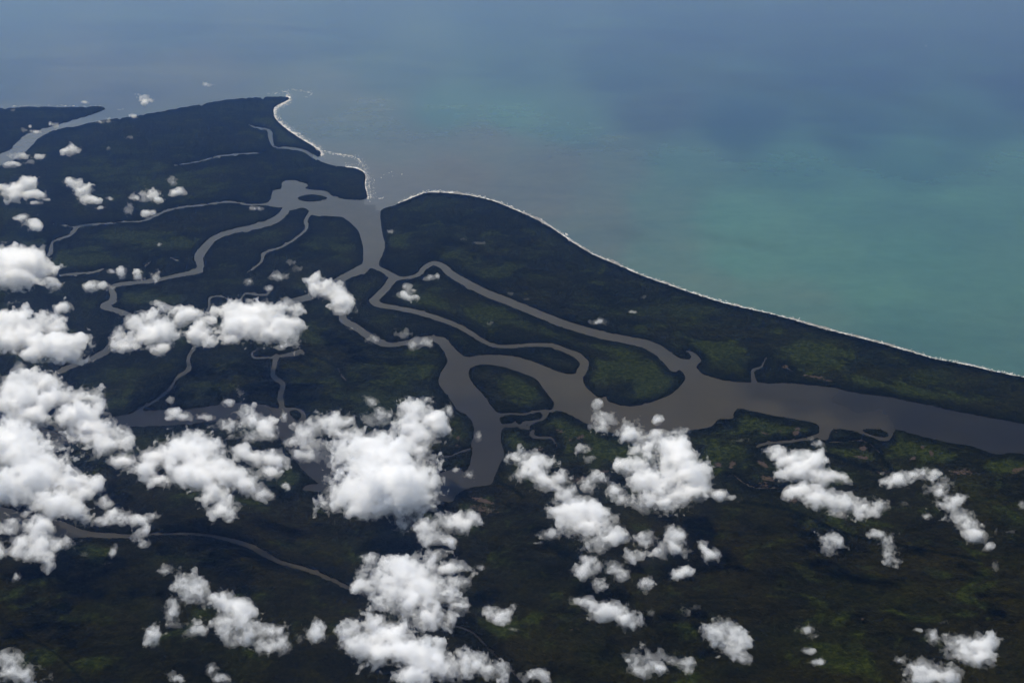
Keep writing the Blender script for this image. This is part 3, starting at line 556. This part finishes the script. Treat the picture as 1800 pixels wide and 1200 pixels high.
def cloud(kind, label, blobs, group=None, base=BASE):
    seed = int(sum((i + 1) * b[0] * 3 + b[1] for i, b in enumerate(blobs))) % 99991
    r = np.random.default_rng(seed); C = []
    rm = max(b[3] for b in blobs)
    for (u, v, ru, rv) in blobs:
        k = px_size(ground(u, v, base + 250)); zc = base + .35 * rm * k * .6 + 0.55 * rv * k
        p = ground(u, v, zc); k = px_size(p); C.append((p, np.array([ru * k, rv * k, rv * k * .9]) * .91))
    k0 = px_size(C[0][0]); big = max(max(b[2], b[3]) for b in blobs)
    h = k0 * 1.76 * (1.4 if big > 26 else 1.18 if big > 12 else .9)
    sp = 1.45 if kind == 'd' else 1.75
    lo = np.min([p - a * sp for p, a in C], 0) - 4 * h; hi = np.max([p + a * sp for p, a in C], 0) + 4 * h
    shp = np.ceil((hi - lo) / h).astype(int) + 1
    X = (lo[0] + h * np.arange(shp[0])).astype(np.float32)[:, None, None]; Y = (lo[1] + h * np.arange(shp[1])).astype(np.float32)[None, :, None]; Z = (lo[2] + h * np.arange(shp[2])).astype(np.float32)[None, None, :]
    acc = np.zeros(shp, np.float32); S = 5.0
    wp = [(.17 * rm * k0) * tile(SMOOTH, shp, r) for _ in range(3)]; X0, Y0, Z0 = X, Y, Z; X, Y, Z = X + wp[0], Y + wp[1], Z + .6 * wp[2]
    for p, a in C:
        q = np.sqrt(((X - p[0]) / a[0])**2 + ((Y - p[1]) / a[1])**2 + ((Z - p[2]) / a[2])**2); acc += np.exp(S * (1 - q))
    X, Y, Z = X0, Y0, Z0
    f = np.minimum(np.log(acc + 1e-9) / S, 1.1)
    bil = tile(BILLOW, shp, r); rag = tile(RAGGED, shp, r); wis = tile(WISP, shp, r)
    low = np.clip((base + 120 - Z) / 320, 0, 1.5) * .35
    def close(x):
        x = x.copy(); x[0] = x[-1] = -1; x[:, 0] = x[:, -1] = -1; x[:, :, 0] = x[:, :, -1] = -1; return x
    if kind == 'd':
        hem = np.clip((base + .55 * rm * k0 - Z) / (.8 * rm * k0), 0, 1)
        g = f + .12 * bil + (.40 + .14 * hem) * rag - low - .06
        L = [('skin', np.maximum(g - .02, f - low + (.50 + .14 * hem) * wis - .03)), ('mid', g + .24 * wis - .18 - .10 * hem), ('body', .5 * f + .5 * g + .14 * wis - .40 - .14 * hem), ('core', f + .1 * rag - low - .64)]
    elif kind == 'm':
        g = f + .06 * bil + .56 * rag - low
        L = [('skin', np.maximum(g - .04, f - low + .54 * wis - .07)), ('mid', g + .28 * wis - .46), ('body', g + .18 * wis - .86)]
    elif kind == 'w':
        g = f + .42 * rag - low
        L = [('veil', np.maximum(f - low + .55 * wis - .06, g - .1)), ('skin', g + .3 * wis - .26), ('mid', g + .2 * wis - .56)]
    else:
        L = [('veil', f - low + .6 * wis - .2)]
    root = None
    for key, fld in L:
        v, q = surface_net(close(fld), lo, h) if (root is None and big < 14) or big < 10 or (key == 'mid') else surface_net(close(fld[::2, ::2, ::2]), lo, 2 * h)
        if len(q) < 24: continue
        if root is None:
            c = v.mean(0); c[2] = v[:, 2].min(); pc = pieces(len(v), q); ids_, n_ = np.unique(pc[q[:, 0]], return_counts=True); main = ids_[n_.argmax()]
            own = [i for i, k in zip(ids_, n_) if i != main and k > max(16, .015 * n_.max())][:24]; qp = pc[q[:, 0]]
            for i in [None] + own:
                qq = q[~np.isin(qp, own)] if i is None else q[qp == i]; us_, inv = np.unique(qq, return_inverse=True); inv = inv.reshape(-1, 4)
                if i is None: root = mesh('cloud', v[us_] - c, inv, [4] * len(inv), M_CL[key]); root.location = c; tag(root, label, 'cloud', group, 'thing')
                else: mesh('cloud_wisp', v[us_] - c, inv, [4] * len(inv), M_CL[key], root)
        else: mesh({'core': 'cloud_core', 'body': 'cloud_body'}.get(key, 'cloud_billow'), v - c, q, [4] * len(q), M_CL[key], root)
        TRI[0] += 2 * len(q)
    return root
# kind: d dense, m loose, w wispy, f faint; blobs: centre and half sizes in pixels of the photograph
CLOUDS = [
 ('m','small bright cloud over the sea beyond the far river mouth',[(252,172,9,6),(261,177,9,5)]),
 ('w','faint wisp over open sea above the forested point',[(365,149,8,4),(374,150,6,2.5)]),
 ('w','tiny cloud over the sea above the far left spit',[(149,180,6,3.5)]),
 ('f','thin flat wisp over the pale far river mouth',[(209,194,7,3)]),
 ('m','tiny white cloud on the upper bank of the far left river',[(94,220,8,5)]),
 ('w','tiny cloud over dark forest on the far left spit',[(42,229,6,5),(53,222,3,3)]),
 ('w','small thin cloud lying over the bend of the far left river',[(64,232,10,4)]),
 ('w','speck of cloud near the tip edge of the far left spit',[(21,194,6,3)]),
 ('w','long thin cloud on the lower bank of the far left river',[(177,215,9,3),(192,214,9,5)]),
 ('w','little cloud at the forest edge right of the long thin bank cloud',[(235,205,7,4)]),
 ('m','tiny crisp cloud alone over dark forest below the far coast',[(229,241,7,4)]),
 ('w','faint speck of cloud between two small clouds over dark forest',[(189,262,6,4)]),
 ('d','small round white cloud over forest below the far left river',[(127,263,14,11),(115,266,10,8),(136,268,8,6)]),
 ('m','broken flat cloud covering the left end of the far river',[(30,276,16,7),(15,290,9,4),(36,290,12,5),(52,285,10,6),(70,277,10,4)]),
 ('d','bright ragged cloud at the left edge with thin tail to lower right',[(28,335,18,13),(50,328,12,15),(40,343,28,11),(66,345,15,7)]),
 ('w','lacy tail wisp hanging below the bright ragged left edge cloud',[(60,357,14,4),(80,351,10,4)]),
 ('m','cloud fragment cut by the left edge beside the bright ragged cloud',[(0,330,9,8)]),
 ('d','small cloud slanting down to the right over upper left forest',[(130,322,13,11),(142,335,15,12),(156,348,17,10),(173,352,12,8),(179,364,7,4)]),
 ('w','faint streak trailing right of the small slanting cloud',[(190,349,10,3)]),
 ('d','flat based double humped cloud left of the small round ball cloud',[(240,347,14,7),(262,343,17,12),(277,350,11,8)]),
 ('d','small ball shaped cloud above the thin winding creek',[(313,339,14,10)]),
 ('w','loose wisp directly above the small ball shaped cloud',[(305,318,8,9)]),
 ('f','thin vertical wisp above the creek left of a lacy ring cloud',[(224,371,7,10)]),
 ('w','lacy ring shaped cloud fragment beside the thin creek',[(258,376,14,9)]),
 ('d','small uneven cloud above the large cloud at the left edge',[(40,382,12,6),(30,384,13,6),(52,395,16,10),(66,400,12,7)]),
 ('f','tiny wisp right above the small uneven cloud',[(64,375,5,3)]),
 ('d','small white cloud covering the creek mouth beside the lagoon',[(444,366,9,5),(455,366,8,4)]),
 ('w','speck of cloud between two curving channels in upper left forest',[(281,430,6,4)]),
 ('d','large white cloud at the left edge beside the narrow creek',[(5,455,32,24),(35,468,38,28),(60,460,22,20),(47,441,9,9),(22,492,45,20),(-10,480,40,32),(78,480,18,16),(96,476,12,9),(98,498,15,9)]),
 ('d','small flat cloud capping the bend of the left winding river',[(160,503,16,9),(180,501,15,9)]),
 ('w','small upright puff over the left winding river, leftmost of three',[(216,483,8,10),(198,477,6,5)]),
 ('m','small puff standing on the left winding river, middle of three',[(242,486,6,9)]),
 ('w','small puff over the left winding river, rightmost of three',[(273,487,7,10)]),
 ('m','small round grey cloud alone between the two left edge cloud masses',[(107,541,13,11)]),
 ('d','wide grey white cloud mass at the left edge with a round right lobe',[(15,570,40,26),(40,585,35,24),(122,612,34,26),(70,605,20,16),(0,595,40,22),(105,600,20,18)]),
 ('m','loose grey veil above the wide grey white left edge cloud',[(82,568,26,15),(100,578,18,14),(58,622,14,12)]),
 ('d','left lobe of the three joined clouds in mid forest, tapering downward',[(262,566,26,22),(284,585,28,24),(222,610,18,14),(278,610,20,14),(255,590,24,18)]),
 ('w','thin grey veil over the river left of the three joined clouds',[(225,565,14,16),(208,590,10,20)]),
 ('d','middle cloud of three joined clouds, slanting down to the right',[(277,533,13,7),(300,544,20,12),(330,556,25,16),(355,570,20,16),(345,588,24,16),(370,600,13,11),(373,560,10,8)]),
 ('d','largest right hand cloud of three joined clouds over a creek',[(402,545,20,13),(425,550,27,20),(452,552,32,24),(490,575,28,20),(468,590,30,20),(417,580,28,18),(397,595,18,11),(510,593,16,14),(495,607,20,11),(440,575,40,24)]),
 ('m','small nub attached to the upper right of the largest joined cloud',[(510,540,14,10),(525,546,13,11)]),
 ('m','ragged cloud hiding the fork of the grey brown channel',[(552,497,12,11),(570,510,17,13),(590,520,21,15),(605,535,17,14),(600,549,14,7)]),
 ('w','small tuft at the end of the thin looping creek, left of two',[(436,493,9,11)]),
 ('w','small tuft over the thin looping creek, right of two',[(490,486,13,8)]),
 ('w','tiny tuft over the loop of the thin creek',[(472,507,7,6)]),
 ('f','faint wisp over forest left of the main channel, upper of two',[(513,461,9,5)]),
 ('f','faint wisp over forest left of the main channel, lower of two',[(527,473,11,6)]),
 ('d','small bright cloud by the hairpin bend of the long channel',[(757,490,14,10),(746,492,7,6)]),
 ('m','small bright cloud in the forest left of the hairpin bend cloud',[(711,519,16,9),(716,506,8,8)]),
 ('w','grey veil lying across the winding channel',[(737,606,22,10)]),
 ('f','faint wisp above the veil on the winding channel',[(706,587,14,9)]),
 ('w','faint streak along the upper bend of the winding channel',[(617,577,8,5)]),
 ('w','thin wisp on the winding channel left of the grey veil',[(657,596,11,7)]),
 ('f','faint speck over the slender part of the long wooded island, left of two',[(866,568,7,4)]),
 ('f','faint speck over the slender part of the long wooded island, right of two',[(889,567,7,3)]),
 ('w','faint white tuft above the long straight channel',[(1054,566,13,6)]),
 ('w','tiny bright fleck over the eastern forest',[(1112,548,7,2.5)]),
 ('f','faint tuft over the eastern forest near the beach',[(1133,521,6,4)]),
 ('f','short faint streak over forest near the eastern headland',[(815,421,7,3)]),
 ('f','longer faint streak over forest below the eastern headland',[(843,427,11,3)]),
 ('w','small faint puff by the wide channel mouth',[(686,408,7,4)]),
 ('f','faint fleck above the middle of the long straight channel, left of two',[(900,516,7,3)]),
 ('w','faint fleck above the middle of the long straight channel, right of two',[(925,526,7,3)]),
 ('d','long diagonal cloud bank from the left edge down to the right',[(38,652,16,12),(68,675,30,22),(35,700,40,30),(95,700,38,28),(130,690,17,12),(150,702,24,20),(172,715,14,13),(140,735,35,24),(165,752,25,18),(200,757,25,18),(213,772,20,15),(190,785,33,20),(212,808,24,16),(10,690,25,22),(60,730,40,16)]),
 ('m','loose grey lower end of the long diagonal cloud bank',[(228,828,17,14),(150,772,30,14)]),
 ('d','huge lumpy cloud mass at the lower left edge',[(10,785,45,42),(50,808,50,38),(92,822,38,32),(123,850,28,26),(60,850,50,32),(98,880,35,26),(145,862,18,18),(135,895,18,20),(20,860,36,28),(118,818,12,11),(20,765,24,18)]),
 ('m','ragged fading cloud below the huge left edge mass',[(20,924,22,18),(74,928,18,17),(36,955,25,18),(90,955,34,17),(62,978,25,15),(85,990,14,12),(-5,968,12,22)]),
 ('m','ragged cloud over the end of the lower left river',[(170,918,18,11),(206,910,22,13),(246,912,22,13),(268,905,13,8),(246,935,13,14),(252,955,10,8)]),
 ('w','grey wisp above the ragged cloud on the lower left river',[(185,880,15,11)]),
 ('w','thin upright wisp below the lower left river',[(196,970,5,13),(190,989,7,4)]),
 ('f','faint smudge left of the thin upright wisp',[(148,975,6,5)]),
 ('w','small faint puff in the dark shadow at the lower left',[(27,1016,7,9)]),
 ('m','small triangular cloud with pointed top on the left river',[(302,710,7,13),(315,733,24,8),(306,725,13,9)]),
 ('d','compact cloud with bright top on the left river beside a creek mouth',[(432,730,20,17),(450,740,25,18),(462,754,16,14)]),
 ('w','grey loose skirt below and left of the compact bright topped cloud',[(437,768,26,13),(402,748,22,12),(470,765,18,14)]),
 ('w','thin scattered wisps on the river left of the compact cloud',[(365,734,22,6),(400,708,12,8)]),
 ('w','narrow upright wisp at the creek mouth right of the compact cloud',[(498,730,6,11)]),
 ('f','faint grey smudge above the compact bright topped cloud',[(424,690,12,12)]),
 ('d','big arched cloud with two lower arms left of the giant white cloud',[(275,800,28,20),(318,795,33,26),(350,800,36,28),(375,820,36,26),(402,838,33,23),(432,852,30,20),(458,866,25,12),(330,825,28,20),(350,845,30,23),(372,866,28,22),(392,890,25,18),(260,832,20,17),(288,845,24,14),(408,900,18,14)]),
 ('m','loose grey crest on top of the big arched cloud',[(344,768,24,12),(320,778,20,10)]),
 ('d','lumpy cloud joined to the right of the big arched cloud',[(436,797,26,14),(465,805,28,18),(492,813,17,14),(477,833,20,12)]),
 ('m','tiny puff below the lumpy cloud joined to the big arch',[(503,853,8,7)]),
 ('m','wide thin grey cloud behind the left shoulder of the giant cloud',[(520,776,18,10),(545,757,27,18),(575,750,28,18),(600,740,22,16),(612,763,24,14),(560,783,34,12)]),
 ('w','trailing grey streaks beneath the wide thin grey cloud',[(545,803,30,14),(520,800,16,12)]),
 ('w','small grey tuft above the wide thin grey cloud',[(649,706,10,9)]),
 ('w','thin grey veil between the wide thin cloud and the domed cloud',[(665,735,24,15)]),
 ('d','domed cloud behind the right shoulder of the giant cloud',[(726,712,15,13),(737,733,34,24),(763,745,26,20),(720,758,32,22),(745,775,28,18),(737,793,20,10)]),
 ('d','giant brilliant white cloud in the middle, brightest of all',[(637,788,34,24),(668,786,34,24),(640,815,46,34),(682,815,52,36),(672,850,72,50),(710,860,52,42),(738,850,22,26),(672,885,66,26),(622,895,34,18),(605,860,18,20)]),
 ('m','small wisp at the left foot of the giant cloud',[(568,884,9,5)]),
 ('m','ragged cloud with dark holes at the lower right of the giant cloud',[(750,932,26,18),(790,922,26,17),(820,914,20,14),(772,948,28,14),(835,912,10,8)]),
 ('w','lacy grey fringe on the right flank of the giant cloud',[(763,840,10,22)]),
 ('w','thin curl at the bank right of the domed cloud',[(790,722,8,12)]),
 ('w','tiny tuft over the purple grey river arm',[(843,766,6,9)]),
 ('w','tiny tuft on the small river peninsula',[(801,825,6,5)]),
 ('w','small shred over the purple river below the small peninsula',[(825,835,9,8)]),
 ('f','faint tuft on the bare ground below the river bend',[(858,892,8,9)]),
 ('m','two small joined puffs above the lower left slanting cloud',[(293,1000,10,9),(312,1012,9,10)]),
 ('m','large grey white cloud slanting down right in the lower left',[(340,1035,26,20),(362,1044,25,18),(390,1055,26,18),(422,1071,24,17),(408,1090,34,20),(436,1115,36,22),(458,1135,26,16),(470,1110,24,16)]),
 ('w','loose grey fragments on the left side of the lower slanting cloud',[(308,1074,14,20),(347,1110,15,13),(312,1100,14,8)]),
 ('w','upright shred at the right end of the lower slanting cloud',[(495,1133,13,17)]),
 ('m','small ragged puff left of the lower slanting cloud',[(268,1118,13,15)]),
 ('m','small puff at the bottom edge left of the lower slanting cloud',[(294,1187,14,9),(310,1194,12,7)]),
 ('w','grey shred at the bottom edge below the lower slanting cloud',[(372,1178,9,12),(392,1190,14,10)]),
 ('f','faint shred between the lower slanting cloud and the bottom bank',[(525,1123,7,11)]),
 ('m','cloud in the bottom left corner cut by two edges',[(12,1160,25,15),(40,1185,35,17)]),
 ('d','tall white cloud with grey foot at the bottom centre',[(693,985,26,16),(715,1003,42,24),(685,1022,42,26),(742,1035,42,25),(777,1046,32,20),(718,1058,55,28),(753,1085,36,22),(810,1066,20,14)]),
 ('m','loose grey shoulder at the left of the tall bottom centre cloud',[(650,985,14,11),(632,1030,13,12),(640,1010,12,12)]),
 ('d','long white cloud bank along the bottom edge at centre',[(611,1114,24,15),(637,1133,34,20),(665,1100,20,18),(690,1118,28,24),(707,1142,42,24),(752,1156,44,22),(777,1172,44,22),(730,1182,46,22),(670,1150,30,20)]),
 ('m','ragged right end of the long bottom edge cloud bank',[(830,1167,20,22),(868,1178,22,17),(812,1150,12,12)]),
 ('m','grey puff off the left end of the long bottom edge bank',[(555,1111,15,16)]),
 ('m','grey cloud arm right of the tall bottom centre cloud',[(765,974,18,12),(784,997,24,13),(812,1023,17,13),(812,998,20,9)]),
 ('w','pointed shred at the right tip of the grey cloud arm',[(846,997,17,7)]),
 ('m','small grey puff right of the tall bottom centre cloud',[(880,1083,17,13),(864,1074,10,10)]),
 ('w','tiny shred below right of the small grey puff',[(903,1106,8,4)]),
 ('m','low puff on the bottom edge right of the long bank',[(930,1188,14,10),(947,1186,20,11)]),
 ('d','lumpy cloud at the upper end of the middle cloud chain',[(916,808,20,13),(944,812,24,18),(930,832,24,16),(955,843,19,13),(985,838,17,15)]),
 ('m','grey loose strip under the upper lumpy chain cloud',[(950,858,34,9),(994,870,26,14),(1035,881,14,11)]),
 ('m','small cloud tilting right above the middle cloud chain',[(1022,793,14,9),(1036,806,10,9)]),
 ('m','grey ragged cloud inside the bend of the twin white clouds',[(1040,845,22,13),(1083,862,15,14),(1030,857,16,11),(1092,877,18,9)]),
 ('m','loose pointed cloud on the river bank leading the white diagonal cloud',[(1049,713,10,9),(1047,732,15,11),(1066,738,17,13),(1054,750,16,9)]),
 ('d','round cloud knob between the pointed cloud and the white diagonal cloud',[(1107,748,17,15),(1111,767,23,17)]),
 ('d','white diagonal cloud over the river bank, upper of twin clouds',[(1155,745,14,12),(1168,767,20,14),(1141,787,24,16),(1177,792,38,24),(1200,806,33,25),(1211,830,33,25),(1230,842,27,22),(1218,860,27,17),(1257,869,20,11),(1284,875,13,8)]),
 ('w','thin lace above the top of the white diagonal cloud',[(1190,758,14,8),(1200,770,9,7)]),
 ('d','white oval cloud nestled under the diagonal cloud, lower of twin clouds',[(1088,820,11,13),(1122,818,24,16),(1134,840,36,23),(1158,854,33,25),(1170,881,36,18),(1141,883,28,14),(1188,869,22,16)]),
 ('d','broad bright cloud in the middle of the lower cloud chain',[(994,893,24,14),(1015,902,36,22),(1049,912,30,20),(1025,927,38,20),(1059,945,36,20),(1085,951,23,17)]),
 ('w','ragged left hem of the broad bright chain cloud',[(969,940,18,11),(948,955,9,4)]),
 ('m','broken grey cloud shreds right of the broad bright chain cloud',[(1132,947,15,13),(1118,978,15,13),(1165,968,16,14),(1195,942,20,16),(1190,963,20,11)]),
 ('d','small solid cloud at the right end of the lower cloud chain',[(1249,976,15,12),(1236,961,8,9)]),
 ('m','small bright puff over the black shadow below the cloud chain',[(1197,1008,13,9)]),
 ('m','small triangular puff left of the black shadow',[(1135,1030,9,12)]),
 ('m','cloud with curled wispy right side below the chain',[(1037,987,17,13),(1030,1006,20,13),(1055,1026,16,10)]),
 ('w','feathery wisps right of the curled cloud below the chain',[(1080,1000,18,14),(1092,1012,17,15)]),
 ('d','elongated smooth cloud slanting right in the lower middle',[(1042,1056,17,11),(1070,1073,30,16),(1100,1092,28,17)]),
 ('w','thin left end of the elongated smooth cloud',[(1015,1057,14,8)]),
 ('f','faint smudge right of the elongated smooth cloud',[(1145,1075,7,7)]),
 ('f','faint upright smudge below the black shadow',[(1205,1072,8,10)]),
 ('f','faint flat smudge below the black shadow, beside the upright one',[(1222,1067,9,6)]),
 ('m','lumpy cloud alone above the lower right bottom, left of a zigzag wisp',[(1262,1113,23,17),(1285,1112,19,16),(1290,1138,21,16),(1308,1153,12,13),(1308,1126,14,13)]),
 ('m','flat cloud near the bottom edge left of the lone lumpy cloud',[(1125,1160,24,16),(1155,1158,29,15),(1140,1179,33,13),(1190,1165,18,11),(1206,1173,12,9)]),
 ('w','zigzag wisp near the bottom on the right',[(1418,1106,14,9),(1431,1116,13,8),(1420,1143,14,7),(1442,1161,15,8)]),
 ('d','heart shaped cloud in the bottom right',[(1680,1128,21,16),(1714,1135,33,22),(1740,1128,21,19),(1724,1158,27,15),(1692,1150,26,15)]),
 ('w','thin tail to the upper left of the heart shaped cloud',[(1643,1122,10,13),(1617,1110,8,4)]),
 ('d','cloud cut by the bottom edge below the heart shaped cloud',[(1590,1163,20,10),(1620,1172,30,14),(1658,1185,30,14),(1625,1190,30,12)]),
 ('d','bright pointed cloud over the mangrove banks on the right',[(1355,801,16,12),(1363,790,14,10),(1387,812,24,19),(1405,803,21,15),(1427,817,26,21),(1413,832,33,18)]),
 ('m','grey puff on the right flank of the bright pointed cloud',[(1445,839,20,16),(1480,841,14,12)]),
 ('m','loose lower part of the bright pointed cloud, spreading right',[(1400,860,22,14),(1437,873,25,16),(1480,881,27,18),(1470,903,20,9)]),
 ('d','bright tufted right end below the bright pointed cloud',[(1517,889,26,16),(1547,888,15,11),(1528,907,17,8)]),
 ('m','crooked arch of cloud on the right above a long tail',[(1547,828,6,6),(1557,844,9,9),(1581,844,20,14),(1608,836,19,10),(1635,831,18,10),(1651,847,18,14),(1645,866,19,12)]),
 ('m','long tail of cloud running down right from the crooked arch',[(1680,876,17,11),(1664,889,22,13),(1688,905,24,15),(1699,924,19,13),(1715,943,19,11),(1736,959,7,8)]),
 ('w','tiny puff left of the long cloud tail',[(1629,905,7,8)]),
 ('m','soft round cloud above a black cloud shadow on the right',[(1460,950,18,11),(1477,958,17,11),(1455,968,14,9)]),
 ('m','upright cloud right of the soft round cloud',[(1540,938,11,8),(1555,950,13,11),(1562,968,13,11),(1570,985,13,10)]),
 ('f','faint curved wisp near the right edge',[(1768,935,20,6)]),
 ('w','tiny fleck at the right edge beside dark forest',[(1795,887,6,8)]),
 ('f','faint thin wisp below the end of the long cloud tail',[(1749,996,6,10)]),
 ('w','thin white wisp above the bright pointed cloud on the inlet',[(1440,779,10,6),(1427,771,9,5)]),
 ('w','thin flat wisp on the mangrove bank left of the bright pointed cloud',[(1297,773,17,4)]),
 ('f','faint flat wisp under the crooked arch',[(1592,884,11,5)]),
 ('f','faint speck above the heart shaped cloud',[(1662,1093,8,4)]),
]
for c in CLOUDS: cloud(*c)
print('cloud tris', TRI[0], len(CLOUDS))
# ------------------------------------------------------------------ haze: one closed box of thin air round camera, land and sea
m, n, out = node_mat('haze')
v = n.nodes.new('ShaderNodeVolumePrincipled'); v.inputs['Color'].default_value = (*HAZE_COL, 1); v.inputs['Absorption Color'].default_value = (1, 1, 1, 1); v.inputs['Density'].default_value = HAZE_D; v.inputs['Anisotropy'].default_value = HAZE_G
n.links.new(v.outputs[0], out.inputs['Volume'])
L, TOP = 180000, CAM_H + 200
vv = np.array([(x, y, z) for x in (-L, L) for y in (-L, L) for z in (-30, TOP)], float)
tag(mesh('haze', vv, np.array([(0, 1, 3, 2), (4, 6, 7, 5), (0, 4, 5, 1), (2, 3, 7, 6), (0, 2, 6, 4), (1, 5, 7, 3)]), [4] * 6, m, smooth=False), 'thin blue haze in the air over the delta', kind='stuff')
